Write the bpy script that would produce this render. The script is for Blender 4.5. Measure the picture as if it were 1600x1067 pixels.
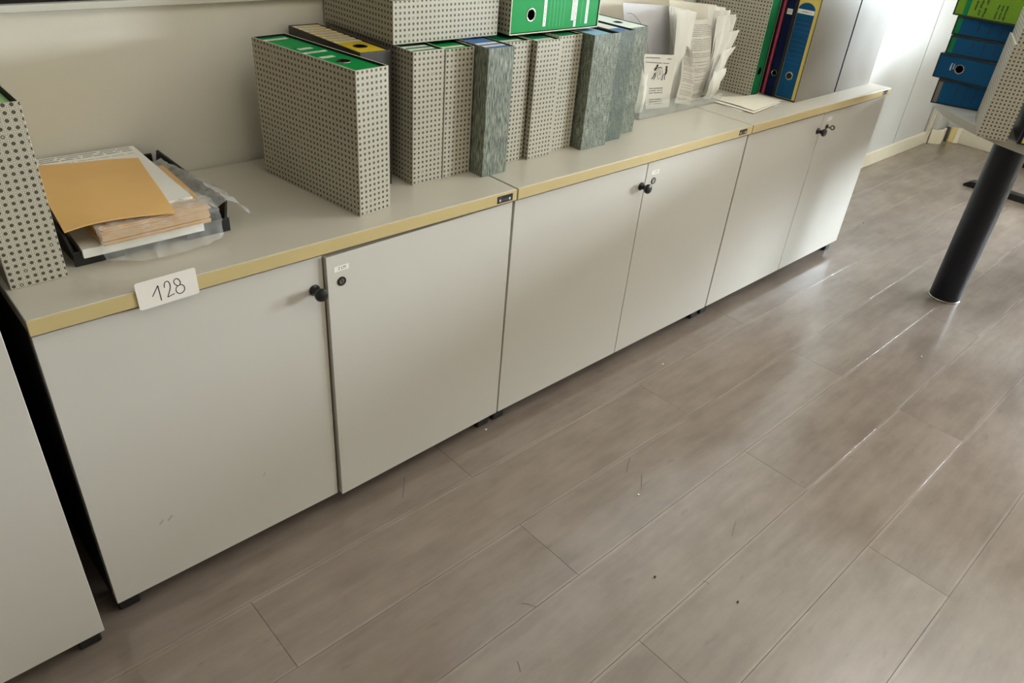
import bpy, bmesh, math, random
from mathutils import Vector, Matrix, noise

# ------------------------------------------------------------------ camera, world, lights, exposure
scene = bpy.context.scene
COL = scene.collection
for o in list(bpy.data.objects):
    bpy.data.objects.remove(o, do_unlink=True)

cam_d = bpy.data.cameras.new('camera')
cam_d.sensor_width = 36.0
cam_d.lens = 26.115
cam_d.clip_start = 0.02
cam = bpy.data.objects.new('camera', cam_d)
COL.objects.link(cam)
cam.matrix_world = Matrix((
    (0.7329874, 0.32022812, -0.60015283, -0.13855),
    (-0.67590432, 0.44233595, -0.58948474, -1.15326),
    (0.07669958, 0.83773078, 0.54067025, 1.32344),
    (0, 0, 0, 1)))
scene.camera = cam

world = bpy.data.worlds.new('daylight')
scene.world = world
world.use_nodes = True
bg = world.node_tree.nodes['Background']
bg.inputs['Color'].default_value = (0.83, 0.91, 1.0, 1)
bg.inputs['Strength'].default_value = 125.0

def area(name, loc, rot, sx, sy, power, color, portal=False):
    l = bpy.data.lights.new(name, 'AREA')
    l.shape = 'RECTANGLE'
    l.size, l.size_y = sx, sy
    l.energy = power
    l.color = color
    if portal:
        l.cycles.is_portal = True
    o = bpy.data.objects.new(name, l)
    COL.objects.link(o)
    o.location = loc
    o.rotation_euler = rot
    return o

# the two windows in the right wall: y range, z range; the sky outside lights the room through them
WINDOWS = [(-4.6, -2.5, 0.92, 1.50), (-2.1, -0.90, 0.92, 1.50)]
for (a, b, c, d) in WINDOWS:
    area('window_daylight', (5.51, (a + b) / 2, (c + d) / 2), (0, math.radians(90), 0), d - c, b - a, 1, (1, 1, 1), True)
# slightly warm fill lights added below the unseen ceiling
area('ceiling_fill_light', (0.9, -1.25, 2.72), (0, 0, 0), 1.3, 1.3, 8, (1.0, 0.95, 0.88))
area('ceiling_fill_light', (3.1, -1.25, 2.72), (0, 0, 0), 1.3, 1.3, 8, (1.0, 0.95, 0.88))

scene.view_settings.view_transform = 'Standard'
scene.view_settings.look = 'None'
scene.view_settings.gamma = 1.0
scene.view_settings.use_curve_mapping = False
scene.view_settings.exposure = 0.52
scene.cycles.use_denoising = True
scene.cycles.max_bounces = 10
scene.cycles.diffuse_bounces = 5
scene.cycles.sample_clamp_indirect = 4.0
scene.cycles.caustics_reflective = False
scene.cycles.caustics_refractive = False

# ------------------------------------------------------------------ helpers
H = 0.6996                      # cabinet top height
rng = random.Random(7)

def lin(c):
    return tuple(((v / 255) / 12.92 if v / 255 <= 0.04045 else ((v / 255 + 0.055) / 1.055) ** 2.4) for v in c)

class NT:
    def __init__(s, name):
        s.m = bpy.data.materials.new(name)
        s.m.use_nodes = True
        s.t = s.m.node_tree
        s.b = s.t.nodes['Principled BSDF']
    def n(s, typ, **kw):
        nd = s.t.nodes.new(typ)
        for k, v in kw.items():
            setattr(nd, k, v)
        return nd
    def link(s, a, b):
        s.t.links.new(a, b)
    def put(s, sock, v):
        if hasattr(v, 'is_output') or isinstance(v, bpy.types.NodeSocket):
            s.t.links.new(v, sock)
        else:
            sock.default_value = v
    def math(s, op, a, b=0.0, c=0.0):
        nd = s.n('ShaderNodeMath', operation=op)
        s.put(nd.inputs[0], a); s.put(nd.inputs[1], b); s.put(nd.inputs[2], c)
        return nd.outputs[0]
    def step(s, v, lo, hi):            # smooth 0..1 as v goes lo..hi
        nd = s.n('ShaderNodeMapRange', interpolation_type='SMOOTHSTEP')
        s.put(nd.inputs['Value'], v)
        nd.inputs['From Min'].default_value = lo; nd.inputs['From Max'].default_value = hi
        return nd.outputs[0]
    def mix(s, f, a, b):
        nd = s.n('ShaderNodeMix', data_type='RGBA')
        s.put(nd.inputs[0], f)
        s.put(nd.inputs[6], a if not isinstance(a, tuple) else a + (1,))
        s.put(nd.inputs[7], b if not isinstance(b, tuple) else b + (1,))
        return nd.outputs[2]
    def coord(s, kind='UV'):
        return s.n('ShaderNodeTexCoord').outputs[kind]
    def scaled(s, v, sc, loc=(0, 0, 0), rot=(0, 0, 0)):
        nd = s.n('ShaderNodeMapping')
        s.put(nd.inputs[0], v)
        nd.inputs['Scale'].default_value = sc; nd.inputs['Location'].default_value = loc; nd.inputs['Rotation'].default_value = rot
        return nd.outputs[0]
    def noise(s, v, scale, detail=2.0, rough=0.5):
        nd = s.n('ShaderNodeTexNoise')
        s.put(nd.inputs['Vector'], v)
        nd.inputs['Scale'].default_value = scale; nd.inputs['Detail'].default_value = detail; nd.inputs['Roughness'].default_value = rough
        return nd.outputs[0]
    def bump(s, h, strength=0.2, dist=0.001):
        nd = s.n('ShaderNodeBump')
        nd.inputs['Strength'].default_value = strength; nd.inputs['Distance'].default_value = dist
        s.put(nd.inputs['Height'], h)
        s.link(nd.outputs[0], s.b.inputs['Normal'])
    def col(s, c):
        s.put(s.b.inputs['Base Color'], c if not isinstance(c, tuple) else c + (1,))
    def set(s, **kw):
        for k, v in kw.items():
            s.put(s.b.inputs[k.replace('_', ' ').title() if k != 'ior' else 'IOR'], v)

def plain(name, c, rough=0.5, var=0.06, scale=30, bump=0.0, metallic=0.0, spec=0.5):
    N = NT(name)
    L = lin(c)
    f = N.noise(N.coord('Object'), scale, 3)
    N.col(N.mix(f, tuple(v * (1 - var) for v in L), tuple(min(1, v * (1 + var)) for v in L)))
    N.set(roughness=rough, metallic=metallic)
    N.b.inputs['Specular IOR Level'].default_value = spec
    if bump:
        N.bump(N.noise(N.coord('Object'), scale * 12, 2), bump, 0.0006)
    return N.m

def cane_mat(name, base=(205, 199, 180), dotc=(78, 70, 58), linec=(128, 119, 100)):
    N = NT(name)
    p = 0.0110
    sep = N.n('ShaderNodeSeparateXYZ')
    N.link(N.scaled(N.coord('UV'), (1 / p, 1 / p, 1)), sep.inputs[0])
    fx = N.math('SUBTRACT', N.math('FRACT', sep.outputs[0]), 0.5)
    fy = N.math('SUBTRACT', N.math('FRACT', sep.outputs[1]), 0.5)
    ax, ay = N.math('ABSOLUTE', fx), N.math('ABSOLUTE', fy)
    d = N.math('SQRT', N.math('ADD', N.math('MULTIPLY', fx, fx), N.math('MULTIPLY', fy, fy)))
    dot = N.math('SUBTRACT', 1.0, N.step(d, 0.25, 0.30))
    comb = N.n('ShaderNodeCombineXYZ')
    N.link(N.math('FLOOR', sep.outputs[0]), comb.inputs[0]); N.link(N.math('FLOOR', sep.outputs[1]), comb.inputs[1])
    wn = N.n('ShaderNodeTexWhiteNoise', noise_dimensions='2D')
    N.link(comb.outputs[0], wn.inputs['Vector'])
    gone = N.step(wn.outputs[0], 0.955, 0.96)
    ring = N.math('MULTIPLY', gone, N.math('SUBTRACT', 1.0, N.step(d, 0.10, 0.17)))
    dot = N.math('SUBTRACT', dot, N.math('MULTIPLY', ring, 0.75))
    def line(v, at, wd):
        return N.math('SUBTRACT', 1.0, N.step(N.math('ABSOLUTE', N.math('SUBTRACT', v, at)), wd * 0.6, wd * 1.4))
    l = N.math('MAXIMUM', line(ax, 0.37, 0.035), line(ay, 0.37, 0.035))
    l = N.math('MAXIMUM', l, line(N.math('ADD', ax, ay), 0.60, 0.04))
    l = N.math('MULTIPLY', l, 0.8)
    blot = N.noise(N.coord('Object'), 9, 3)
    B = lin(base)
    c = N.mix(blot, tuple(v * 0.9 for v in B), tuple(min(1, v * 1.08) for v in B))
    c = N.mix(l, c, lin(linec))
    c = N.mix(dot, c, lin(dotc))
    N.col(c)
    N.set(roughness=0.55)
    N.bump(dot, 0.15, -0.0003)
    return N.m

def streak_mat(name, dark, light, cross=0.0):
    N = NT(name)
    uv = N.coord('UV')
    a = N.noise(N.scaled(uv, (620, 34, 1)), 1.0, 2, 0.6)
    b = N.noise(N.scaled(uv, (300, 60, 1), (3, 7, 0)), 1.0, 3, 0.6)
    f = N.math('ADD', N.math('MULTIPLY', a, 0.65), N.math('MULTIPLY', b, 0.35))
    if cross:
        c2 = N.noise(N.scaled(uv, (90, 420, 1), (9, 2, 0), (0, 0, 0.5)), 1.0, 3, 0.6)
        f = N.math('ADD', N.math('MULTIPLY', f, 1 - cross), N.math('MULTIPLY', c2, cross))
    big = N.noise(uv, 22, 3)
    f = N.math('ADD', f, N.math('MULTIPLY', N.math('SUBTRACT', big, 0.5), 0.12))
    N.col(N.mix(N.step(f, 0.38, 0.64), lin(dark), lin(light)))
    N.set(roughness=0.6)
    N.bump(f, 0.3, 0.0005)
    return N.m

def print_mat(name, paper, ink, lines=26, top=0.9, bot=0.1, left=0.12, right=0.88, dens=0.42):
    """paper with rows of small print laid out in the sheet's own UV"""
    N = NT(name)
    sep = N.n('ShaderNodeSeparateXYZ')
    N.link(N.coord('UV'), sep.inputs[0])
    u, v = sep.outputs[0], sep.outputs[1]
    row = N.math('MULTIPLY', v, float(lines))
    fr = N.math('FRACT', row)
    comb = N.n('ShaderNodeCombineXYZ')
    N.link(N.math('MULTIPLY', u, 14.0), comb.inputs[0]); N.link(N.math('FLOOR', row), comb.inputs[1])
    wn = N.noise(comb.outputs[0], 1.7, 2)
    word = N.step(wn, dens, dens + 0.05)
    comb2 = N.n('ShaderNodeCombineXYZ')
    N.link(N.math('FLOOR', row), comb2.inputs[1])
    wr = N.n('ShaderNodeTexWhiteNoise', noise_dimensions='2D')
    N.link(comb2.outputs[0], wr.inputs['Vector'])
    blank = N.step(wr.outputs[0], 0.25, 0.27)
    m = N.math('MULTIPLY', N.math('LESS_THAN', fr, 0.45), word)
    m = N.math('MULTIPLY', m, blank)
    for val, op, lim in ((v, 'LESS_THAN', top), (v, 'GREATER_THAN', bot), (u, 'GREATER_THAN', left), (u, 'LESS_THAN', right)):
        m = N.math('MULTIPLY', m, N.math(op, val, lim))
    N.col(N.mix(N.math('MULTIPLY', m, 0.8), lin(paper), lin(ink)))
    N.set(roughness=0.65)
    return N.m

def film_mat(name, clear=0.8, tint=(0.97, 0.97, 0.95), rough=0.08, crumple=0.5):
    N = NT(name)
    t = N.t
    tr = N.n('ShaderNodeBsdfTransparent'); tr.inputs[0].default_value = tint + (1,)
    gl = N.n('ShaderNodeBsdfPrincipled')
    gl.inputs['Base Color'].default_value = (0.85, 0.85, 0.83, 1); gl.inputs['Roughness'].default_value = rough
    lw = N.n('ShaderNodeLayerWeight'); lw.inputs[0].default_value = 0.35
    f = N.math('MULTIPLY_ADD', lw.outputs['Facing'], 0.55, 1 - clear)
    crease = N.noise(N.coord('Object'), 60, 3)
    if crumple:
        f = N.math('MULTIPLY', f, N.math('MULTIPLY_ADD', crease, 1.0, 0.5))
    mx = N.n('ShaderNodeMixShader')
    N.put(mx.inputs[0], f); N.link(tr.outputs[0], mx.inputs[1]); N.link(gl.outputs[0], mx.inputs[2])
    bp = N.n('ShaderNodeBump'); bp.inputs['Strength'].default_value = crumple; bp.inputs['Distance'].default_value = 0.002
    N.link(crease, bp.inputs['Height']); N.link(bp.outputs[0], gl.inputs['Normal'])
    t.nodes.remove(N.b)
    N.link(mx.outputs[0], t.nodes['Material Output'].inputs[0])
    return N.m

# ---- materials
M = {}
def floor_mat():
    N = NT('grey_laminate_plank')
    oi = N.n('ShaderNodeObjectInfo')
    obj = N.coord('Object')
    va = N.n('ShaderNodeVectorMath', operation='ADD')
    cb = N.n('ShaderNodeCombineXYZ')
    N.link(N.math('MULTIPLY', oi.outputs['Random'], 37.0), cb.inputs[0]); N.link(N.math('MULTIPLY', oi.outputs['Random'], 91.0), cb.inputs[1])
    N.link(obj, va.inputs[0]); N.link(cb.outputs[0], va.inputs[1])
    p = va.outputs[0]
    grain = N.noise(N.scaled(p, (4, 40, 1)), 1.0, 4, 0.55)
    fine = N.noise(N.scaled(p, (30, 420, 1)), 1.0, 3, 0.6)
    blotch = N.noise(N.scaled(p, (5, 11, 1)), 1.0, 4, 0.6)
    smudge = N.noise(N.scaled(p, (15, 38, 1)), 1.0, 2, 0.4)
    g = N.math('ADD', N.math('MULTIPLY', grain, 0.30), N.math('ADD', N.math('MULTIPLY', blotch, 0.60), N.math('MULTIPLY', fine, 0.10)))
    c = N.mix(N.step(g, 0.30, 0.70), lin((126, 112, 101)), lin((146, 132, 121)))
    tone = N.math('MULTIPLY_ADD', oi.outputs['Random'], 0.12, -0.06)
    hs = N.n('ShaderNodeHueSaturation'); N.link(c, hs.inputs['Color']); N.link(N.math('ADD', tone, 1.0), hs.inputs['Value'])
    c = hs.outputs[0]
    c = N.mix(N.math('MULTIPLY', N.step(smudge, 0.66, 0.80), 0.30), c, lin((104, 92, 82)))        # scuffs and heel marks
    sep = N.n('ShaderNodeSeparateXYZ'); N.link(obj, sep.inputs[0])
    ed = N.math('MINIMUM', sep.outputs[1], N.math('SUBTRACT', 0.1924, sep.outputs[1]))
    worn_lit = N.math('MULTIPLY', N.math('SUBTRACT', 1.0, N.step(ed, 0.002, 0.009)), N.step(N.noise(N.scaled(p, (4, 1, 1)), 1.0, 3), 0.35, 0.6))
    c = N.mix(N.math('MULTIPLY', worn_lit, 0.20), c, lin((196, 186, 176)))                                # plank edges painted paler: wear and the light they catch
    N.col(c)
    N.set(roughness=0.17)
    N.b.inputs['Specular IOR Level'].default_value = 0.8
    N.bump(N.math('ADD', N.math('MULTIPLY', grain, 0.5), fine), 0.07, 0.0006)
    return N.m
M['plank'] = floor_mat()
M['joint'] = plain('dark_floor_joint', (70, 62, 55), 0.9)
M['door'] = plain('grey_beige_laminate', (204, 199, 190), 0.42, 0.02, 8, 0.05)
M['top'] = plain('worktop_laminate', (200, 193, 179), 0.30, 0.03, 10, 0.04)
M['band'] = plain('tan_edge_band', (199, 178, 126), 0.38, 0.03, 20)
M['carcass'] = plain('charcoal_carcass', (40, 37, 35), 0.6)
M['edge'] = plain('door_edge', (150, 142, 128), 0.5)
M['black'] = plain('black_plastic', (16, 16, 17), 0.28, 0.1)
M['blackmatte'] = plain('black_matte_plastic', (24, 23, 23), 0.5, 0.1)
M['chrome'] = plain('brushed_nickel', (170, 165, 155), 0.25, 0.05, 200, 0, 1.0)
M['panel'] = plain('beige_wall_panel', (222, 217, 204), 0.42, 0.02, 14, 0.25)
M['rail'] = plain('pale_aluminium_rail', (205, 201, 190), 0.4, 0.03)
M['white'] = plain('white_wall_panel', (202, 202, 200), 0.5, 0.015, 5, 0.05)
M['bb'] = plain('cream_baseboard', (232, 224, 204), 0.4, 0.03)
M['bbdark'] = plain('dark_gap_filler', (60, 52, 40), 0.8)
M['yelfoam'] = plain('yellowed_foam', (226, 206, 140), 0.8)
M['ceil'] = plain('ceiling_white', (226, 222, 212), 0.8)
M['wallb'] = plain('painted_wall', (214, 205, 188), 0.7)
M['cane'] = cane_mat('cane_print_card')
M['streak'] = streak_mat('grey_streaked_card', (62, 68, 60), (158, 164, 148))
M['bark'] = streak_mat('grey_bark_card', (58, 63, 55), (156, 162, 144), 0.25)
M['bark2'] = streak_mat('dark_grey_bark_card', (58, 66, 58), (118, 126, 112), 0.3)
M['rim'] = plain('cream_card_rim', (214, 205, 182), 0.7)
M['inside'] = plain('dark_card_inside', (20, 18, 16), 0.8)
M['green'] = plain('green_spine_paper', (0, 142, 66), 0.6, 0.04, spec=0.22)
M['dkgreen'] = plain('deep_green_spine_paper', (18, 120, 72), 0.6, 0.05, spec=0.22)
M['yellow'] = plain('yellow_spine_paper', (222, 190, 44), 0.6, 0.05, spec=0.22)
M['paleyellow'] = plain('pale_yellow_card', (222, 196, 104), 0.6, 0.05, spec=0.22)
M['blue'] = plain('petrol_blue_spine_paper', (8, 78, 122), 0.6, 0.06, spec=0.22)
M['ltblue'] = plain('light_blue_spine_paper', (150, 190, 220), 0.6, 0.05, spec=0.22)
M['midblue'] = plain('mid_blue_spine_paper', (70, 112, 168), 0.6, 0.05, spec=0.22)
M['navy'] = plain('navy_spine_paper', (14, 24, 66), 0.6, 0.08, spec=0.22)
M['lime'] = plain('lime_spine_paper', (112, 150, 38), 0.6, 0.05, spec=0.22)
M['mint'] = plain('mint_paper', (196, 246, 168), 0.6, 0.03)
M['palegreen'] = plain('pale_spine_paper', (220, 232, 222), 0.6, 0.03, spec=0.22)
M['pink'] = plain('crimson_card', (196, 60, 96), 0.5, 0.06)
M['greycard'] = plain('grey_glossy_card', (128, 120, 109), 0.46, 0.05, 6, spec=0.35)
M['darkcard'] = plain('dark_grey_card', (52, 48, 46), 0.45, 0.06)
M['paper'] = plain('white_paper', (240, 238, 232), 0.7, 0.02)
M['sticker'] = plain('white_sticker', (240, 233, 224), 0.5, 0.02)
M['creampaper'] = plain('cream_paper', (232, 224, 208), 0.7, 0.03)
M['lilac'] = plain('lilac_grey_folder', (206, 203, 206), 0.5, 0.02)
M['ink'] = plain('black_ink', (22, 20, 22), 0.6)
M['greyink'] = plain('grey_ink', (95, 92, 92), 0.6)
M['blueink'] = plain('dark_blue_ink', (6, 40, 78), 0.5)
M['whiteink'] = plain('white_ink', (214, 228, 232), 0.5)
M['greenink'] = plain('dark_green_ink', (40, 62, 14), 0.5)
M['paleline'] = plain('pale_green_ruling', (92, 190, 128), 0.5)
M['envelope'] = plain('manila_envelope', (230, 184, 116), 0.6, 0.05, 12, 0.1)
M['manila_edge'] = plain('manila_edges', (222, 178, 118), 0.7, 0.1)
M['printed'] = print_mat('printed_sheet', (236, 232, 224), (95, 92, 90))
M['printed_grey'] = print_mat('printed_grey_sheet', (214, 208, 198), (138, 134, 129), 48, 0.95, 0.06, 0.08, 0.92, 0.36)
M['leaflet'] = print_mat('leaflet_text', (228, 224, 216), (84, 80, 78), 24, 0.40, 0.08, 0.14, 0.66, 0.36)
M['header'] = print_mat('form_with_header', (238, 235, 228), (86, 84, 84), 34, 0.985, 0.86, 0.1, 0.95, 0.40)
M['film'] = film_mat('clear_plastic_film', 0.84)
M['acrylic'] = film_mat('clear_acrylic', 0.96, (0.95, 0.96, 0.95), 0.05, 0.0)
M['bag'] = plain('cream_plastic_bag', (224, 214, 196), 0.35, 0.05, 8, 0.2)
M['table'] = plain('grey_table_laminate', (186, 184, 176), 0.35, 0.03)
M['tedge'] = plain('grey_table_edge', (176, 172, 160), 0.4, 0.03)
M['legblack'] = plain('navy_black_lacquer', (10, 13, 24), 0.40, 0.1, spec=0.35)
M['glassdark'] = plain('dark_glazing', (10, 10, 14), 0.08, 0.05)
M['frame'] = plain('window_frame', (225, 225, 222), 0.45)
M['pane'] = film_mat('window_glass', 0.95, (0.98, 1, 0.99), 0.02, 0.0)
M['scuff'] = plain('dark_scratch', (84, 74, 66), 0.6)
M['smudge'] = plain('grey_smudge', (178, 172, 161), 0.6)
M['barcode'] = plain('pale_print', (226, 226, 230), 0.5)

# ---- mesh building
def bm_box(bm, lo, hi, bev=0.0, seg=1, mi=0, mat=None):
    lo, hi = Vector(lo), Vector(hi)
    r = bmesh.ops.create_cube(bm, size=1.0, matrix=Matrix.Translation((lo + hi) / 2) @ Matrix.Diagonal((*(hi - lo), 1)))
    vs = r['verts']
    fs = list({f for v in vs for f in v.link_faces})
    for f in fs:
        f.material_index = mi
    if bev:
        es = list({e for v in vs for e in v.link_edges})
        g = bmesh.ops.bevel(bm, geom=es, offset=bev, segments=seg, affect='EDGES', profile=0.5)
        for f in g['faces']:
            f.material_index = mi
        vs = list({v for f in g['faces'] for v in f.verts} | {v for v in vs if v.is_valid})
    if mat is not None:
        bmesh.ops.transform(bm, matrix=mat, verts=[v for v in vs if v.is_valid])

def box(lo, hi, bev=0.0, seg=1):
    bm = bmesh.new(); bm_box(bm, lo, hi, bev, seg); return bm

def lathe(bm, prof, n=24, mtx=Matrix(), mi=0):
    """prof: list of (radius, height) about +Z"""
    rings = []
    for r, h in prof:
        if r < 1e-6:
            rings.append([bm.verts.new(mtx @ Vector((0, 0, h)))])
        else:
            rings.append([bm.verts.new(mtx @ Vector((r * math.cos(2 * math.pi * k / n), r * math.sin(2 * math.pi * k / n), h))) for k in range(n)])
    for a, b in zip(rings, rings[1:]):
        for k in range(n):
            k2 = (k + 1) % n
            if len(a) == 1 and len(b) == 1:
                continue
            if len(a) == 1:
                f = bm.faces.new((a[0], b[k2], b[k]))
            elif len(b) == 1:
                f = bm.faces.new((a[k], a[k2], b[0]))
            else:
                f = bm.faces.new((a[k], a[k2], b[k2], b[k]))
            f.material_index = mi

def ribbon(bm, pts, w, up, mi=0, th=0.0):
    """flat stroke through pts lying in the plane with normal up"""
    pts = [Vector(p) for p in pts]; up = Vector(up).normalized()
    L, R = [], []
    for i, p in enumerate(pts):
        d = (pts[min(i + 1, len(pts) - 1)] - pts[max(i - 1, 0)])
        if d.length < 1e-9:
            d = Vector((1, 0, 0))
        s = up.cross(d.normalized()) * (w / 2)
        L.append(bm.verts.new(p + s)); R.append(bm.verts.new(p - s))
    for i in range(len(pts) - 1):
        f = bm.faces.new((R[i], R[i + 1], L[i + 1], L[i])); f.material_index = mi

def spline(pts, k=4):
    out = []
    P = [Vector(p) for p in pts]
    for i in range(len(P) - 1):
        p0, p1, p2, p3 = P[max(i - 1, 0)], P[i], P[i + 1], P[min(i + 2, len(P) - 1)]
        for j in range(k):
            t = j / k
            out.append(0.5 * ((2 * p1) + (p2 - p0) * t + (2 * p0 - 5 * p1 + 4 * p2 - p3) * t * t + (3 * p1 - p0 - 3 * p2 + p3) * t ** 3))
    out.append(P[-1])
    return out

def scribble(bm, o, u, v, length, height, w, mi=0, seed=0):
    """an illegible handwritten word: looping pen stroke along u"""
    r = random.Random(seed)
    o, u, v = Vector(o), Vector(u).normalized(), Vector(v).normalized()
    up = u.cross(v)
    x = 0.0
    while x < length:
        wl = min(length - x, height * r.uniform(2.0, 4.5))
        pts = []
        xx = 0
        while xx < wl:
            pts.append(o + u * (x + xx) + v * height * r.uniform(0.0, 0.3))
            pts.append(o + u * (x + xx + height * 0.15) + v * height * r.uniform(0.55, 1.0))
            xx += height * r.uniform(0.35, 0.6)
        if len(pts) > 2:
            ribbon(bm, spline(pts, 2), w, up, mi)
        x += wl + height * 0.7

def text_into(bm, s, size, mtx, mi=0):
    cu = bpy.data.curves.new('lettering', 'FONT')
    cu.body = s; cu.size = size; cu.align_x = 'CENTER'; cu.align_y = 'CENTER'; cu.resolution_u = 3
    o = bpy.data.objects.new('lettering', cu)
    COL.objects.link(o)
    dg = bpy.context.evaluated_depsgraph_get()
    me = bpy.data.meshes.new_from_object(o.evaluated_get(dg))
    n0 = len(bm.faces); v0 = len(bm.verts)
    bm.from_mesh(me)
    bm.verts.ensure_lookup_table(); bm.faces.ensure_lookup_table()
    for v in bm.verts[v0:]:
        v.co = mtx @ v.co
    for f in bm.faces[n0:]:
        f.material_index = mi
    bpy.data.objects.remove(o, do_unlink=True)
    bpy.data.curves.remove(cu); bpy.data.meshes.remove(me)

def build(name, bm, mats, parent=None, smooth=False, uv=True):
    bm.normal_update()
    if uv and not bm.loops.layers.uv:
        lay = bm.loops.layers.uv.new('uv')
        for f in bm.faces:
            n = f.normal
            a = max(range(3), key=lambda i: abs(n[i]))
            for l in f.loops:
                c = l.vert.co
                l[lay].uv = (c.y, c.z) if a == 0 else ((c.x, c.z) if a == 1 else (c.x, c.y))
    me = bpy.data.meshes.new(name)
    bm.to_mesh(me); bm.free()
    if not isinstance(mats, (list, tuple)):
        mats = [mats]
    for m in mats:
        me.materials.append(M[m] if isinstance(m, str) else m)
    if smooth:
        for p in me.polygons:
            p.use_smooth = True
        try:
            me.set_sharp_from_angle(angle=math.radians(40))
        except Exception:
            pass
    o = bpy.data.objects.new(name, me)
    COL.objects.link(o)
    if parent is not None:
        o.parent = parent
    return o

def tag(o, label, cat, group=None, kind=None):
    o['label'] = label; o['category'] = cat
    if group: o['group'] = group
    if kind: o['kind'] = kind
    return o

def thing(name, label, cat, mtx=None, group=None):
    e = bpy.data.objects.new(name, None)
    e.empty_display_size = 0.05
    COL.objects.link(e)
    if mtx is not None:
        e.matrix_world = mtx
    return tag(e, label, cat, group)

def struct(name, bm, mats, label, cat, parent=None, smooth=False):
    o = build(name, bm, mats, parent, smooth)
    if parent is None:
        o['kind'] = 'structure'; o['label'] = label; o['category'] = cat
    return o

def axes(o, x, y, z):
    x, y, z = Vector(x), Vector(y), Vector(z)
    return Matrix(((x.x, y.x, z.x, o[0]), (x.y, y.y, z.y, o[1]), (x.z, y.z, z.z, o[2]), (0, 0, 0, 1)))

# ------------------------------------------------------------------ the room
WALL = 0.465            # back wall face
XR = 5.36               # right wall face
XL, YF, ZC = -2.6, -5.6, 2.75

fl = struct('floor', box((XL, YF, -0.06), (XR, WALL + 0.1, -0.0075)), 'joint', 'grey laminate plank floor of the office', 'floor')
PW, PL = 0.1930, 1.2720
offs = {0: 0.815, 1: 0.215, 2: 0.800, 3: 0.207, 4: 0.775, 5: 0.145}
mesh_cache = {}
def plank(x0, x1, y0, y1):
    key = (round(x1 - x0, 4), round(y1 - y0, 4))
    g = 0.0004
    if key not in mesh_cache:
        bm = bmesh.new()
        a, b, c, d = g, key[0] - g, g, key[1] - g
        e = 0.00015
        top = [bm.verts.new(p) for p in ((a + e, c + e, 0), (b - e, c + e, 0), (b - e, d - e, 0), (a + e, d - e, 0))]
        mid = [bm.verts.new(p) for p in ((a, c, -e * .8), (b, c, -e * .8), (b, d, -e * .8), (a, d, -e * .8))]
        bot = [bm.verts.new(p) for p in ((a, c, -.0073), (b, c, -.0073), (b, d, -.0073), (a, d, -.0073))]
        bm.faces.new(top)
        for k in range(4):
            k2 = (k + 1) % 4
            bm.faces.new((mid[k], mid[k2], top[k2], top[k])); bm.faces.new((bot[k], bot[k2], mid[k2], mid[k]))
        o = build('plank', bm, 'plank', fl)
        mesh_cache[key] = o.data
    else:
        o = bpy.data.objects.new('plank', mesh_cache[key]); COL.objects.link(o); o.parent = fl
    o.location = (x0, y0, 0)
k = -3
while True:
    y1 = 0.0725 - PW * k
    y0 = y1 - PW
    if y1 <= YF:
        break
    if y0 < WALL:
        off = offs.get(k, (0.80 if k % 2 == 0 else 0.20) + random.Random(k + 50).uniform(-0.05, 0.05))
        x = off - PL * 4
        while x < XR:
            a, b = max(x, XL), min(x + PL, XR)
            if b - a > 0.01:
                plank(a, b, max(y0, YF), min(y1, WALL))
            x += PL
    k += 1

struct('ceiling', box((XL, YF, ZC), (XR + 0.2, WALL + 0.1, ZC + 0.1)), 'ceil', 'plain white office ceiling above the cabinets', 'ceiling')
struct('wall_left', box((XL - 0.1, YF, 0), (XL, WALL + 0.1, ZC)), 'wallb', 'plain painted wall at the left end of the office', 'wall')
bm = bmesh.new()
bm_box(bm, (XL - 0.1, -2.5, 0), (3.9, -2.35, ZC)); bm_box(bm, (3.75, YF, 0), (3.9, -2.5, ZC)); bm_box(bm, (3.75, YF - 0.1, 0), (XR + 0.2, YF, ZC))  # unseen step back, added to keep window light off the left doors
struct('wall_front', bm, 'wallb', 'plain painted wall opposite the row of cabinets, its unseen step added to shade the left doors', 'wall')

# back wall: partition with a beige lower panel, rail and dark glazing on the left, white panels on the right
RZ0, RZ1 = 1.036, 1.049
wb = struct('wall_back', box((XL, WALL + 0.012, 0), (XR + 0.2, WALL + 0.1, ZC)), 'wallb', 'office partition wall of flat panels behind the cabinets', 'wall')
XG = 1.30
build('panel', box((XL, WALL - 0.004, 0), (-0.9, WALL + 0.012, RZ0), 0.001), 'panel', wb)
build('panel', box((-0.896, WALL - 0.004, 0), (XG, WALL + 0.012, RZ0), 0.001), 'panel', wb)
build('seam', box((4.600, WALL + 0.009, 0), (4.624, WALL + 0.0125, ZC)), 'blackmatte', wb)
for a, b in ((XG + 0.004, 2.9), (2.905, 4.6065), (4.6155, 5.075)):
    build('panel', box((a, WALL - 0.003, 0), (b, WALL + 0.012, ZC), 0.001), 'white', wb)
tr = struct('trim_1', box((XL, WALL - 0.016, RZ0), (XG, WALL + 0.012, RZ1), 0.0015), 'rail', 'pale metal rail between wall panel and dark glazing', 'trim')
wi = thing('window_1', 'dark glazed upper part of the partition above the pale rail', 'window')
wi['kind'] = 'structure'
build('pane', box((XL, WALL + 0.0, RZ1), (XG, WALL + 0.011, 2.3)), 'glassdark', wi)
build('window_frame', box((XL, WALL - 0.012, 2.3), (XG, WALL + 0.011, ZC)), 'rail', wi)

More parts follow.
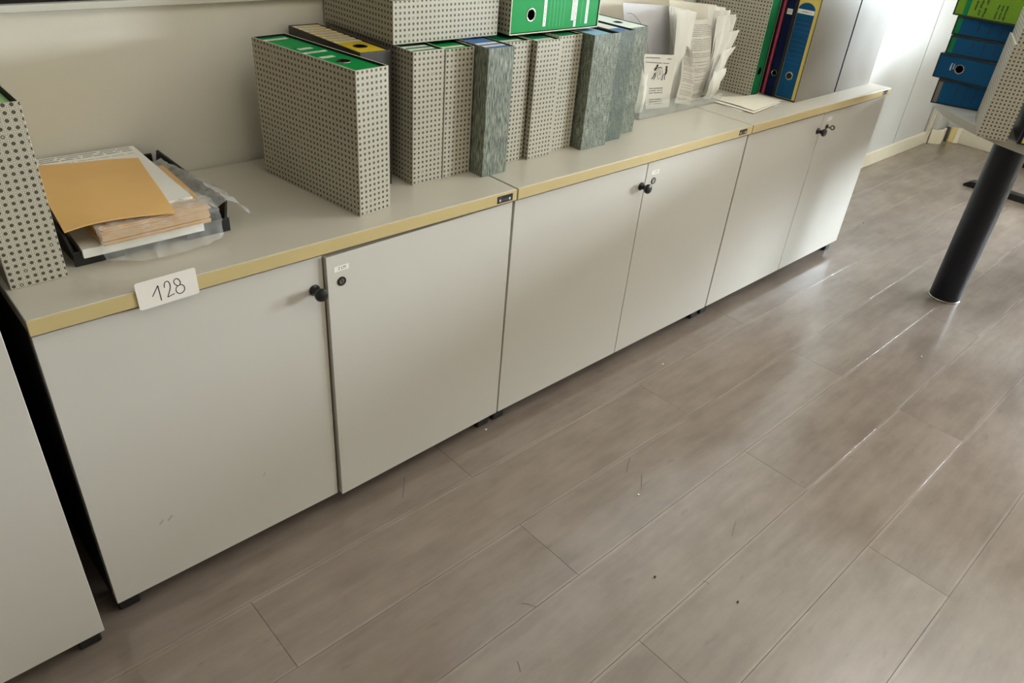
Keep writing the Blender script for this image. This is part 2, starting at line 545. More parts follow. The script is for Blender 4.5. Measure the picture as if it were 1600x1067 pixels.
# baseboards, corner pilaster and the broken skirting pieces in the corner
struct('baseboard_back', box((3.0, WALL - 0.018, 0), (5.13, WALL - 0.003, 0.082), 0.003), 'bb', 'cream baseboard along the white wall panels', 'baseboard')
pil = struct('trim_2', box((5.165, 0.42, 0.0), (XR, WALL + 0.012, ZC), 0.002), 'white', 'white boxed pilaster in the room corner', 'trim')
build('conduit', box((5.085, WALL - 0.02, 0.08), (5.12, WALL - 0.0, ZC), 0.003), 'rail', pil)
build('conduit', box((5.128, WALL - 0.014, 0.08), (5.16, WALL - 0.0, ZC), 0.002), 'bb', pil)
build('junction_box', box((5.19, 0.395, 0.16), (5.29, 0.421, 0.25), 0.004), 'bb', pil)
cr = thing('baseboard_right', 'cream skirting with broken corner pieces along the end wall', 'baseboard')
cr['kind'] = 'structure'
build('skirting', box((XR - 0.016, YF, 0), (XR, 0.335, 0.098), 0.003), 'bb', cr)
def skirt_piece(a, b, h, m='bb', th=0.014):
    a, b = Vector((*a, 0)), Vector((*b, 0))
    d = (b - a); L = d.length; d.normalize(); n = Vector((-d.y, d.x, 0))
    bm = bmesh.new()
    bm_box(bm, (0, 0, 0), (L, th, h), 0.002, 1, 0, axes(a, d, n, (0, 0, 1)))
    return build('skirting_piece', bm, m, cr)
skirt_piece((5.125, 0.440), (5.150, 0.447), 0.092)
skirt_piece((5.150, 0.440), (5.172, 0.400), 0.088)
skirt_piece((5.172, 0.398), (5.205, 0.384), 0.094)
skirt_piece((5.205, 0.380), (5.290, 0.396), 0.090)
skirt_piece((5.300, 0.398), (5.318, 0.385), 0.092, 'bbdark')
skirt_piece((5.318, 0.378), (5.330, 0.345), 0.095, 'yelfoam')
skirt_piece((5.325, 0.345), (5.346, 0.322), 0.098)

# right wall with the big window that lights the room
bm = bmesh.new()
(a0, b0, c0, d0), (a1, b1, c1, d1) = WINDOWS
bm_box(bm, (XR, YF, 0), (XR + 0.14, a0, ZC))
bm_box(bm, (XR, b0, 0), (XR + 0.14, a1, ZC))
bm_box(bm, (XR, b1, 0), (XR + 0.14, WALL + 0.1, ZC))
for (a, b, c, d) in WINDOWS:
    bm_box(bm, (XR, a, 0), (XR + 0.14, b, c))
    bm_box(bm, (XR, a, d), (XR + 0.14, b, ZC))
struct('wall_right', bm, 'white', 'white end wall of the office with two windows', 'wall')
for wn, (a, b, c, d) in enumerate(WINDOWS):
    w2 = thing('window_%d' % (wn + 2), ('low wide white framed window far along the end wall', 'white framed window in the end wall beside the table')[wn], 'window')
    w2['kind'] = 'structure'
    bm = bmesh.new()
    f = 0.05
    bm_box(bm, (XR + 0.03, a, c), (XR + 0.09, b, c + f)); bm_box(bm, (XR + 0.03, a, d - f), (XR + 0.09, b, d))
    bm_box(bm, (XR + 0.03, a, c + f), (XR + 0.09, a + f, d - f)); bm_box(bm, (XR + 0.03, b - f, c + f), (XR + 0.09, b, d - f))
    build('window_frame', bm, 'frame', w2)
    build('pane', box((XR + 0.058, a + f, c + f), (XR + 0.062, b - f, d - f)), 'pane', w2)

# ------------------------------------------------------------------ cabinets
DB, DT = 0.045, 0.666        # door bottom / top
TB = 0.6735                  # worktop underside
def knob(parent, x, z):
    bm = bmesh.new()
    lathe(bm, [(0, 0), (0.0115, 0), (0.0115, 0.002), (0.0075, 0.006), (0.006, 0.012), (0.0085, 0.017), (0.0128, 0.021), (0.0135, 0.026), (0.0115, 0.030), (0.006, 0.032), (0, 0.0325)], 20,
          axes((x, 0, z), (1, 0, 0), (0, 0, 1), (0, -1, 0)))
    return build('knob', bm, 'black', parent, True)
def lock(parent, x, z):
    m = axes((x, 0, z), (1, 0, 0), (0, 0, 1), (0, -1, 0))
    bm = bmesh.new()
    lathe(bm, [(0.0062, 0.0008), (0.0062, 0.002), (0.009, 0.002), (0.0098, 0.0008), (0.0098, 0)], 24, m, 0)
    lathe(bm, [(0, 0.0014), (0.0062, 0.0014)], 24, m, 1)
    bm_box(bm, (-0.001, -0.004, 0.0014), (0.001, 0.004, 0.0018), 0, 1, 0, m @ Matrix.Rotation(0.2, 4, 'Z'))
    return build('lock', bm, ['black', 'chrome'], parent, False)
def door_label(parent, x, z, txt, w=0.034, h=0.0115, rot=0.0):
    m = axes((x, 0, z), (1, 0, 0), (0, 0, 1), (0, -1, 0)) @ Matrix.Rotation(rot, 4, 'Z')
    bm = bmesh.new()
    bm_box(bm, (-w / 2, -h / 2, 0), (w / 2, h / 2, 0.0004), 0, 1, 0, m)
    if txt:
        text_into(bm, txt, 0.0085, m @ Matrix.Translation((0.001, 0, 0.0005)), 1)
    return build('door_label', bm, ['sticker', 'ink'], parent)

def cabinet(x0, y0, label, marks, ajar=0.0, sag=0.0, tall=0.0):
    H, TB, DT = 0.6996 + tall, 0.6735 + tall, 0.666 + tall
    c = thing('office_cabinet', label, 'cabinet', Matrix.Translation((x0, y0, 0)), 'row of low two-door cabinets')
    a, b = 0.0025, 0.9975
    build('side_panel', box((a, 0.021, DB), (a + 0.018, 0.44, TB - 0.0005), 0.001), 'carcass', c)
    build('side_panel', box((b - 0.018, 0.021, DB), (b, 0.44, TB - 0.0005), 0.001), 'carcass', c)
    build('back_panel', box((a + 0.018, 0.425, DB), (b - 0.018, 0.438, TB - 0.001)), 'carcass', c)
    build('bottom_panel', box((a + 0.018, 0.022, DB), (b - 0.018, 0.424, DB + 0.018)), 'carcass', c)
    wt = build('worktop', box((a, -0.0075, TB), (b, 0.452, H), 0.0012), 'top', c)
    eb = build('edge_band', box((a - 0.0003, -0.0100, TB - 0.0002), (b + 0.0003, -0.0076, H - 0.0004), 0.0009, 2), 'band', wt)
    for fx in (0.008, 0.950):
        for fy in (0.019, 0.38):
            build('foot', box((fx, fy, 0), (fx + 0.04, fy + 0.045, DB - 0.0005), 0.003), 'blackmatte', c)
    # left door
    d = build('door', box((a + 0.0015, 0.0, DB), (0.4985, 0.0185, DT), 0.0008), 'door', c)
    knob(d, *marks['knob'])
    # right door, hinged on its right edge
    d = build('door', box((0.5012, 0.0, DB), (b - 0.0015, 0.0185, DT), 0.0008), 'door', c)
    if marks.get('lock'):
        lock(d, *marks['lock'])
    if marks.get('label'):
        door_label(d, *marks['label'])
    if ajar or sag:
        h = Vector((b - 0.0015, 0.0185, DT))
        d.matrix_local = Matrix.Translation(h) @ Matrix.Rotation(math.radians(ajar), 4, 'Z') @ Matrix.Rotation(math.radians(sag), 4, 'Y') @ Matrix.Translation(-h)
    if marks.get('plate'):
        px0, px1, pz0, pz1 = marks['plate']
        bm = bmesh.new()
        bm_box(bm, (px0, -0.0108, pz0), (px1, -0.0100, pz1), 0, 1, 0)
        w = px1 - px0; hh = pz1 - pz0
        z0, z1 = pz0 + hh * 0.22, pz0 + hh * 0.55
        y = -0.01085
        for u0, u1 in ((0.13, 0.22), (0.76, 0.86)):
            bm_box(bm, (px0 + u0 * w, y, z0), (px0 + u1 * w, -0.0106, z1), 0, 1, 1)
        for q in range(9):
            u0 = 0.28 + q * 0.05
            bm_box(bm, (px0 + u0 * w, y, z0 + 0.0008), (px0 + (u0 + (0.02 if q % 2 else 0.03)) * w, -0.0106, z1 - 0.0006), 0, 1, 2)
        bm_box(bm, (px0 + 0.1 * w, y, pz1 - hh * 0.25), (px0 + 0.3 * w, -0.0106, pz1 - hh * 0.18), 0, 1, 2)
        build('inventory_plate', bm, ['black', 'barcode', 'greyink'], c)
    return c

c1 = cabinet(0.0, 0.0, 'nearest full cabinet, white sticker reading 128 on its tan edge', dict(
    knob=(0.478, 0.598), lock=(0.533, 0.607), label=(0.534, 0.636, '2 LM'), plate=(0.938, 0.984, 0.677, 0.6935)), 1.0, -0.33)
cabinet(1.0, 0.0, 'middle cabinet with a small white label above its round lock', dict(
    knob=(0.484, 0.604), lock=(0.537, 0.609), label=(0.540, 0.634, '1 LM', 0.032), plate=(0.925, 0.966, 0.679, 0.695)))
c3 = cabinet(2.0, 0.0, 'farthest cabinet, daylight falling on the lower part of its doors', dict(
    knob=(0.512 - 0.03, 0.606), lock=(0.545, 0.612), label=(0.55, 0.640, '', 0.036, 0.015), plate=(0.93, 0.97, 0.680, 0.696)))
cabinet(-1.0305, -0.044, 'taller cabinet at the left edge of the picture, beside the dark gap', dict(knob=(0.478, 0.598)), tall=0.07)

# key in the far cabinet's lock
bm = bmesh.new()
m = axes((2.545, -0.002, 0.612), (1, 0, 0), (0, 0, 1), (0, -1, 0))
bm_box(bm, (-0.001, -0.0035, 0), (0.001, 0.0035, 0.012), 0, 1, 0, m)
lathe(bm, [(0.004, -0.001), (0.0095, -0.001), (0.0095, 0.001), (0.004, 0.001), (0.004, -0.001)], 16, m @ Matrix.Translation((0, 0.002, 0.020)) @ Matrix.Rotation(math.radians(90), 4, 'Y'))
tag(build('key', bm, 'chrome'), 'small metal key left in the lock of the farthest cabinet', 'key')

# the 128 sticker on the edge band
bm = bmesh.new()
def rr(x0, x1, z0, z1, r, y):
    pts = []
    for cx, cz, a0 in ((x1 - r, z0 + r, -90), (x1 - r, z1 - r, 0), (x0 + r, z1 - r, 90), (x0 + r, z0 + r, 180)):
        for q in range(5):
            a = math.radians(a0 + q * 22.5)
            pts.append((cx + r * math.cos(a), cz + r * math.sin(a)))
    fv = [bm.verts.new((x, y, z)) for x, z in pts]
    bv = [bm.verts.new((x, y + 0.0005, z)) for x, z in pts]
    bm.faces.new(fv); bm.faces.new(bv[::-1])
    for q in range(len(pts)):
        q2 = (q + 1) % len(pts)
        bm.faces.new((fv[q2], fv[q], bv[q], bv[q2]))
rr(0, 0.0985, 0, 0.0495, 0.004, 0)
SM = axes((0.1588, -0.0123, 0.6662), (math.cos(0.022), 0, math.sin(0.022)), (0, 1, 0), (-math.sin(0.022), 0, math.cos(0.022)))
bmesh.ops.transform(bm, matrix=SM, verts=bm.verts)
# thin strip glued to the band
st = build('number_sticker', bm, 'sticker', c1)
bm = bmesh.new()
strokes = [
    [(0.1817, 0.6855), (0.193, 0.7028), (0.1944, 0.6745)],
    [(0.2026, 0.6957), (0.203, 0.7015), (0.2053, 0.705), (0.2086, 0.7059), (0.2112, 0.7026), (0.2119, 0.695), (0.2098, 0.6882), (0.2048, 0.6773), (0.2167, 0.6804)],
    [(0.2236, 0.6928), (0.2195, 0.6975), (0.2189, 0.7033), (0.2226, 0.7062), (0.2268, 0.704), (0.2288, 0.6978), (0.227, 0.6934), (0.2236, 0.6923), (0.2203, 0.6886), (0.2203, 0.6824), (0.2244, 0.6779), (0.2307, 0.679), (0.2341, 0.6842), (0.2331, 0.6902), (0.2292, 0.6933), (0.2249, 0.6928)]]
for s_i, s in enumerate(strokes):
    p3 = [(x, -0.01245, z) for x, z in s]
    if s_i == 0:
        ribbon(bm, p3[:2], 0.0016, (0, -1, 0)); ribbon(bm, p3[1:], 0.0016, (0, -1, 0))
    elif s_i == 1:
        ribbon(bm, spline(p3[:-1]), 0.0015, (0, -1, 0)); ribbon(bm, p3[-2:], 0.0015, (0, -1, 0))
    else:
        ribbon(bm, spline(p3), 0.0015, (0, -1, 0))
build('handwriting', bm, 'ink', st)

# ------------------------------------------------------------------ lever arch files in slipcases
def open_box(w, d, h, t):
    bm = bmesh.new()
    o = [(0, 0), (w, 0), (w, d), (0, d)]
    i = [(t, t), (w - t, t), (w - t, d - t), (t, d - t)]
    ob = [bm.verts.new((x, y, 0)) for x, y in o]; ot = [bm.verts.new((x, y, h)) for x, y in o]
    it = [bm.verts.new((x, y, h)) for x, y in i]; ib = [bm.verts.new((x, y, t)) for x, y in i]
    bm.faces.new(ob[::-1]); f = bm.faces.new(ib); f.material_index = 2
    for q in range(4):
        r = (q + 1) % 4
        bm.faces.new((ob[q], ob[r], ot[r], ot[q]))
        f = bm.faces.new((ot[q], ot[r], it[r], it[q])); f.material_index = 1
        f = bm.faces.new((it[q], it[r], ib[r], ib[q])); f.material_index = 2
    es = [e for e in bm.edges if {e.verts[0], e.verts[1]} <= set(ob + ot) and not ({e.verts[0], e.verts[1]} <= set(ot))]
    bmesh.ops.bevel(bm, geom=es, offset=0.0012, segments=2, affect='EDGES', profile=0.5)
    return bm

def holed_plate(x0, x1, y0, y1, z0, z1, hole):
    bm = bmesh.new()
    if not hole:
        bm_box(bm, (x0, y0, z0), (x1, y1, z1), 0.0006); return bm
    hx, hy, r = hole
    n = 32
    s = min((x1 - x0) / 2 - 0.002, r * 1.7)
    def ring(z):
        c = []; q = []
        for k in range(n):
            a = 2 * math.pi * (k + 0.5) / n
            ca, sa = math.cos(a), math.sin(a)
            c.append(bm.verts.new((hx + r * ca, hy + r * sa, z)))
            mx = max(abs(ca), abs(sa))
            q.append((hx + s * ca / mx, hy + s * sa / mx))
        return c, q
    ct, qt = ring(z1)
    cb, _ = ring(z0)
    qv = [bm.verts.new((x, y, z1)) for x, y in qt]
    for k in range(n):
        k2 = (k + 1) % n
        bm.faces.new((ct[k], qv[k], qv[k2], ct[k2]))
        bm.faces.new((cb[k], ct[k], ct[k2], cb[k2]))
    # frame around the square
    def quad(a, b, c, d):
        bm.faces.new([bm.verts.new((*p, z1)) for p in (a, b, c, d)])
    quad((x0, y0), (x1, y0), (x1, hy - s), (x0, hy - s)); quad((x0, hy + s), (x1, hy + s), (x1, y1), (x0, y1))
    quad((x0, hy - s), (hx - s, hy - s), (hx - s, hy + s), (x0, hy + s)); quad((hx + s, hy - s), (x1, hy - s), (x1, hy + s), (hx + s, hy + s))
    # corner bits of the square (sampled ring misses the exact corners)
    for sx in (-1, 1):
        for sy in (-1, 1):
            near = sorted(qv, key=lambda v: (v.co.x - (hx + sx * s)) ** 2 + (v.co.y - (hy + sy * s)) ** 2)[:2]
            cv = bm.verts.new((hx + sx * s, hy + sy * s, z1))
            tri = [near[0], cv, near[1]]
            nn = (tri[1].co - tri[0].co).cross(tri[2].co - tri[0].co)
            bm.faces.new(tri if nn.z > 0 else tri[::-1])
    # side walls
    P = [(x0, y0), (x1, y0), (x1, y1), (x0, y1)]
    for k in range(4):
        a, b = P[k], P[(k + 1) % 4]
        bm.faces.new([bm.verts.new(v) for v in ((*a, z0), (*b, z0), (*b, z1), (*a, z1))])
    return bm

def file_box(label, mtx, w, d, h, case, spine, rim='rim', recess=0.003, hole=None, ring='chrome', labels=(), rules=(), group='lever arch files with slipcases', name='lever_arch_file', t=0.0025, cat='binder', inside='inside', cover=None, marks=None):
    """local x = thickness, y = spine length, z = towards the open spine side"""
    e = thing(name, label, cat, mtx, group)
    build('slipcase', open_box(w, d, h, t), [case, rim, inside], e)
    x0, x1, y0, y1 = t + 0.0012, w - t - 0.0012, t + 0.0015, d - t - 0.0015
    z1 = h - recess
    hh = (w / 2, hole[0], hole[1]) if hole else None
    sp = build('spine', holed_plate(x0 + 0.002, x1 - 0.002, y0, y1, z1 - 0.0025, z1, hh), spine, e)
    for a, b in ((x0, x0 + 0.0019), (x1 - 0.0019, x1)):
        build('cover_board', box((a, y0, t + 0.002), (b, y1, z1 - 0.0004)), cover or spine, e)
    if hole:
        bm = bmesh.new()
        lathe(bm, [(hole[1] - 0.0012, -0.003), (hole[1] - 0.0012, 0.0004), (hole[1] + 0.0004, 0.0012), (hole[1] + 0.0022, 0.0009), (hole[1] + 0.0026, 0.0001)], 32, Matrix.Translation((w / 2, hole[0], z1)))
        build('finger_ring', bm, ring, sp, True)
    for li, L in enumerate(labels):
        lx0, lx1, ly0, ly1, lm, ink, nlines = L
        bm = bmesh.new()
        bm_box(bm, (lx0, ly0, z1 + 0.0001), (lx1, ly1, z1 + 0.0005), 0, 1, 0)
        if ink:
            for q in range(nlines):
                yy = ly0 + (ly1 - ly0) * (q + 0.3) / nlines
                scribble(bm, (lx0 + (lx1 - lx0) * 0.15, yy, z1 + 0.0006), (1, 0, 0), (0, 1, 0), (lx1 - lx0) * 0.7, (ly1 - ly0) / nlines * 0.45, 0.0006, 1, li * 7 + q + int(w * 9999))
        build('spine_label', bm, [lm, ink or 'ink'], sp)
    if rules:
        bm = bmesh.new()
        rm, ra, rb, ys = rules
        for yy in ys:
            bm_box(bm, (ra, yy, z1 + 0.0001), (rb, yy + 0.0011, z1 + 0.0003))
        build('printed_rules', bm, rm, sp)
    if marks:
        bm = bmesh.new()
        mk, lst = marks
        for (o, u, v, ln, ht, wd, sd) in lst:
            scribble(bm, (o[0], o[1], z1 + 0.0007), u, v, ln, ht, wd, 0, sd)
        build('handwriting', bm, mk, sp)
    return e

def upright(x, y, rz=0.0):
    return Matrix.Translation((x, y, H)) @ Matrix.Rotation(math.radians(rz), 4, 'Z')

CL = 'files standing with spines up on the cabinets'
file_box('cane-patterned file box at the left edge holding mint green paper', upright(0.010, 0.100), 0.083, 0.32, 0.2835, 'cane', 'mint', recess=0.012, group=CL)
file_box('cane-patterned box with green spine standing alone at an angle in front', upright(0.618, 0.049, 7.0), 0.080, 0.325, 0.2850, 'cane', 'green', recess=0.004, hole=(0.083, 0.0125), group=CL,
         labels=[(0.018, 0.050, 0.118, 0.130, 'sticker', 'greyink', 1), (0.012, 0.066, 0.164, 0.174, 'sticker', 'greyink', 1), (0.024, 0.056, 0.196, 0.208, 'sticker', 'greyink', 1), (0.010, 0.066, 0.292, 0.304, 'sticker', 'greyink', 1)],
         rules=('paleline', 0.012, 0.068, [0.220 + q * 0.011 for q in range(6)]))
file_box('dark grey box with yellow spine and many white labels', upright(0.7035, 0.165, 0), 0.072, 0.285, 0.2850, 'darkcard', 'yellow', rim='darkcard', recess=0.001, hole=(0.055, 0.0125), ring='black', group=CL,
         labels=[(0.004, 0.068, 0.098 + q * 0.0235, 0.111 + q * 0.0235, 'sticker', 'greyink', 2) for q in range(8)])
file_box('cane-patterned box left of the others under the lying box', upright(0.808, 0.132), 0.082, 0.32, 0.285, 'cane', 'dkgreen', recess=0.003, group=CL,
         labels=[(0.010, 0.072, 0.022, 0.034, 'sticker', 'greyink', 1), (0.010, 0.072, 0.046, 0.058, 'sticker', 'greyink', 1)])
file_box('cane-patterned box directly left of the grey streaked box', upright(0.892, 0.131), 0.080, 0.32, 0.283, 'cane', 'green', recess=0.003, group=CL,
         labels=[(0.008, 0.070, 0.022, 0.034, 'sticker', 'greyink', 1)])
file_box('narrow grey streaked box with blue spine jutting out of the row', upright(0.9755, 0.089), 0.076, 0.32, 0.2865, 'streak', 'midblue', rim='streak', recess=0.002, group=CL,
         labels=[(0.008, 0.068, 0.022, 0.034, 'sticker', 'greyink', 1), (0.008, 0.068, 0.046, 0.058, 'sticker', 'greyink', 1)])
file_box('cane-patterned box directly right of the grey streaked box', upright(1.0580, 0.134), 0.088, 0.32, 0.283, 'cane', 'dkgreen', recess=0.003, group=CL,
         labels=[(0.010, 0.074, 0.018, 0.032, 'sticker', 'greyink', 1)])
file_box('cane-patterned box second right of the grey streaked box, slightly forward', upright(1.1525, 0.120), 0.080, 0.32, 0.2825, 'cane', 'dkgreen', recess=0.003, group=CL,
         labels=[(0.008, 0.070, 0.016, 0.030, 'sticker', 'greyink', 1)])
file_box('cane-patterned box directly left of the bark-grey boxes', upright(1.240, 0.135), 0.083, 0.315, 0.284, 'cane', 'dkgreen', recess=0.003, group=CL)
file_box('bark-grey box with pale blue spine, forward-most of the three', upright(1.331, 0.103), 0.098, 0.31, 0.286, 'bark', 'ltblue', rim='bark', recess=0.006, group=CL)
file_box('bark-grey box in the middle of the three', upright(1.437, 0.118), 0.071, 0.32, 0.285, 'bark2', 'palegreen', rim='bark2', recess=0.004, group=CL,
         labels=[(0.010, 0.060, 0.015, 0.050, 'midblue', None, 1), (0.010, 0.060, 0.07, 0.085, 'sticker', 'greyink', 1)])
file_box('bark-grey box with pale spine nearest the heap of papers', upright(1.5105, 0.143), 0.084, 0.31, 0.284, 'bark', 'palegreen', rim='bark', recess=0.001, hole=(0.075, 0.0115), ring='black', group=CL)

# lying boxes on top of the row
TOPZ = 0.9875
file_box('large cane-patterned box lying flat on top of the row', axes((1.0855, 0.455, TOPZ), (0, 0, 1), (-1, 0, 0), (0, 1, 0)) @ Matrix.Translation((0, 0, -0.268)), 0.084, 0.288, 0.268, 'cane', 'dkgreen', group='files lying on top of the row')
file_box('cane-edged box lying on the row with bright green spine facing out', axes((1.1085, 0.455, TOPZ + 0.0815), (0, 0, -1), (1, 0, 0), (0, -1, 0)), 0.081, 0.305, 0.285, 'cane', 'green', recess=0.002, hole=(0.066, 0.0125), group='files lying on top of the row',
         labels=[(0.004, 0.068, 0.107, 0.1165, 'sticker', 'ink', 1), (0.004, 0.060, 0.204, 0.213, 'sticker', 'ink', 1), (0.002, 0.075, 0.2145, 0.2225, 'sticker', 'ink', 1), (0.002, 0.070, 0.255, 0.264, 'sticker', 'ink', 1)],
         rules=('paleline', 0.004, 0.070, [0.129, 0.141, 0.153, 0.165, 0.177, 0.240]))

# files standing on the farthest cabinet
UP3 = 'files standing on the farthest cabinet'
def facing(dirx, diry, o):       # spine faces (dirx, diry), long side vertical
    n = Vector((dirx, diry, 0)).normalized(); y = Vector((0, 0, 1))
    return axes(o, y.cross(n), y, n)
a = math.radians(8)
nx, ny = math.sin(a), -math.cos(a)
fr = Vector((2.298, 0.193, H))
file_box('cane-patterned box with green spine standing behind the loose sheets', facing(nx, ny, fr - Vector((nx, ny, 0)) * 0.262), 0.078, 0.335, 0.262, 'cane', 'dkgreen', recess=0.002, hole=(0.082, 0.0125), ring='black', group=UP3,
         marks=('greenink', [((0.015, 0.12 + q * 0.028, 0), (1, 0.35, 0), (0, 1, 0), 0.045, 0.008, 0.0016, 60 + q) for q in range(5)]))
# thin crimson folder
bm = bmesh.new()
bm_box(bm, (2.386, 0.1905, H), (2.64, 0.1925, H + 0.33)); bm_box(bm, (2.386, 0.1955, H), (2.64, 0.1975, H + 0.33)); bm_box(bm, (2.382, 0.1905, H), (2.386, 0.1975, H + 0.33), 0.001)
tag(build('card_folder', bm, 'pink'), 'thin crimson card folder between green and navy spines', 'folder', UP3)
file_box('navy blue file standing behind the blue and yellow one', facing(-1, 0, (2.668, 0.1890, H)), 0.036, 0.33, 0.283, 'darkcard', 'navy', rim='darkcard', recess=0.002, hole=(0.078, 0.009), ring='chrome', group=UP3,
         labels=[(0.008, 0.028, 0.268, 0.285, 'sticker', 'ink', 1)])
file_box('dark cased file added to darken the gap behind the crimson folder', facing(-1, 0, (2.680, 0.2780, H)), 0.076, 0.33, 0.285, 'darkcard', 'darkcard', rim='darkcard', recess=0.002, group=UP3)  # added to block the bright wall showing through the gap
u3 = file_box('yellow file with blue handwritten spine label in grey slipcase', facing(-1, 0, (2.676, 0.1510, H)), 0.082, 0.335, 0.288, 'greycard', 'paleyellow', rim='darkcard', recess=0.002, group=UP3)
# the blue spine label with its round-cornered top, printed rules and handwriting
sp = [c for c in u3.children if c.name.startswith('spine')][0]
z1 = 0.288 - 0.002
bm = bmesh.new()
pts = [(0.005, 0.006), (0.067, 0.006), (0.067, 0.286)] + [(0.036 + 0.031 * math.cos(math.radians(q)), 0.286 + 0.026 * math.sin(math.radians(q))) for q in range(15, 180, 15)] + [(0.005, 0.286)]
tv = [bm.verts.new((x, y, z1 + 0.0005)) for x, y in pts]; bv = [bm.verts.new((x, y, z1 + 0.0001)) for x, y in pts]
bm.faces.new(tv); bm.faces.new(bv[::-1])
for q in range(len(pts)):
    bm.faces.new((tv[q], bv[q], bv[(q + 1) % len(pts)], tv[(q + 1) % len(pts)]))
for f_ in bm.faces: f_.material_index = 0
for q in range(9):
    y = 0.122 + q * 0.0145 + (0.012 if q > 5 else 0)
    bm_box(bm, (0.010, y, z1 + 0.0005), (0.062, y + 0.0006, z1 + 0.0007), 0, 1, 3)
for q, y in enumerate((0.157, 0.1715, 0.186, 0.2005, 0.238, 0.252)):
    scribble(bm, (0.010, y, z1 + 0.0008), (1, 0, 0), (0, 1, 0), 0.050, 0.0095, 0.0017, 1, 300 + q)
bm_box(bm, (0.006, 0.277, z1 + 0.0006), (0.066, 0.2905, z1 + 0.0009), 0, 1, 2)
scribble(bm, (0.022, 0.281, z1 + 0.001), (1, 0, 0), (0, 1, 0), 0.032, 0.006, 0.0009, 1, 77)
build('spine_label', bm, ['blue', 'blueink', 'sticker', 'midblue'], sp)
bm = bmesh.new()
lathe(bm, [(0, 0.0008), (0.0105, 0.0008)], 28, Matrix.Translation((0.036, 0.080, z1)), 0)
lathe(bm, [(0.0105, 0.0006), (0.0105, 0.0014), (0.0125, 0.0016), (0.0138, 0.0006)], 28, Matrix.Translation((0.036, 0.080, z1)), 1)
build('finger_ring', bm, ['black', 'chrome'], sp)
file_box('blue file in a grey slipcase at the far end of the cabinets', facing(-1, 0, (2.972, 0.1540, H)), 0.082, 0.335, 0.280, 'greycard', 'blue', rim='darkcard', recess=0.002, group=UP3,
         labels=[(0.010, 0.068, 0.278, 0.290, 'sticker', 'ink', 1)],
         marks=('blueink', [((0.018, 0.19 + q * 0.018, 0), (1, 0, 0), (0, 1, 0), 0.045, 0.010, 0.0016, 160 + q) for q in range(3)]))

# ------------------------------------------------------------------ sheets of paper
def sheet(name, label, cat, corners, mat, bulge=(0, 0, 0), group=None, wave=0.0, seed=0, th=0.0006, nu=8, nv=10, curl=None):
    """corners: bottom-left, bottom-right, top-right, top-left"""
    A, B, C, D = [Vector(c) for c in corners]
    nrm = (B - A).cross(D - A).normalized()
    bu = Vector(bulge)
    bm = bmesh.new()
    lay = bm.loops.layers.uv.new('uv')
    F, K = [], []
    for j in range(nv + 1):
        t = j / nv
        for i in range(nu + 1):
            s = i / nu
            p = (A * (1 - s) + B * s) * (1 - t) + (D * (1 - s) + C * s) * t
            p = p + bu * (math.sin(math.pi * t) * (0.5 + 0.5 * math.sin(math.pi * s)))
            if wave:
                p = p + nrm * wave * noise.noise(Vector((s * 2.2 + seed * 3.1, t * 2.2, seed)))
            if curl:
                p = p + Vector(curl) * (t ** 3) * s
            F.append(bm.verts.new(p)); K.append(bm.verts.new(p - nrm * th))
    idx = lambda i, j: j * (nu + 1) + i
    def face(vs, uvs):
        f = bm.faces.new(vs)
        for l, u in zip(f.loops, uvs):
            l[lay].uv = u
    for j in range(nv):
        for i in range(nu):
            q = [(i, j), (i + 1, j), (i + 1, j + 1), (i, j + 1)]
            uvs = [(a / nu, b / nv) for a, b in q]
            face([F[idx(*a)] for a in q], uvs)
            face([K[idx(*a)] for a in q][::-1], [(-1, -1)] * 4)
    edge = [(i, 0) for i in range(nu)] + [(nu, j) for j in range(nv)] + [(i, nv) for i in range(nu, 0, -1)] + [(0, j) for j in range(nv, 0, -1)]
    for q in range(len(edge)):
        a, b = edge[q], edge[(q + 1) % len(edge)]
        face([F[idx(*b)], F[idx(*a)], K[idx(*a)], K[idx(*b)]], [(-1, -1)] * 4)
    o = build(name, bm, mat, None, True)
    return tag(o, label, cat, group)

# ---- clear acrylic organiser on the middle cabinet
og = thing('leaflet_holder', 'clear plastic holder stuffed with loose papers', 'paper holder', Matrix.Translation((1.700, 0.205, H)))
build('base', box((0, 0, 0), (0.44, 0.235, 0.004), 0.001), 'acrylic', og)
for x in (0.0, 0.437):
    build('divider', box((x, 0.0, 0.0042), (x + 0.003, 0.235, 0.06 if x else 0.10), 0.0005), 'acrylic', og)
for a, b, h in ((0.0035, 0.1895, 0.045), (0.1935, 0.4365, 0.03)):
    build('front_pane', box((a, 0.0, 0.0042), (b, 0.003, h), 0.0005), 'acrylic', og)
build('back_pane', box((0.0035, 0.231, 0.0042), (0.4365, 0.234, 0.22), 0.0005), 'acrylic', og)

PG = 'papers in the clear holder'
sheet('plastic_bag', 'crumpled cream plastic bag against the wall behind the papers', 'bag', [(1.66, 0.447, 0.705), (2.20, 0.447, 0.705), (2.16, 0.450, 1.03), (1.63, 0.450, 1.03)], 'bag', (0, -0.004, 0), None, 0.012, 3, 0.001, 16, 16)
fo = sheet('paper_folder', 'plain lilac-grey folder standing upright in the holder', 'folder', [(1.805, 0.330, 0.712), (1.996, 0.330, 0.706), (1.983, 0.360, 0.981), (1.736, 0.360, 1.001)], 'lilac', (0, -0.004, 0), PG)
bm = bmesh.new()
ribbon(bm, spline([(1.752, 0.350, 0.972), (1.775, 0.349, 0.970), (1.805, 0.346, 0.952), (1.835, 0.342, 0.92), (1.858, 0.338, 0.88), (1.868, 0.334, 0.845)], 5), 0.0016, (0, -1, 0))
cv = build('printed_curve', bm, 'greyink', fo)
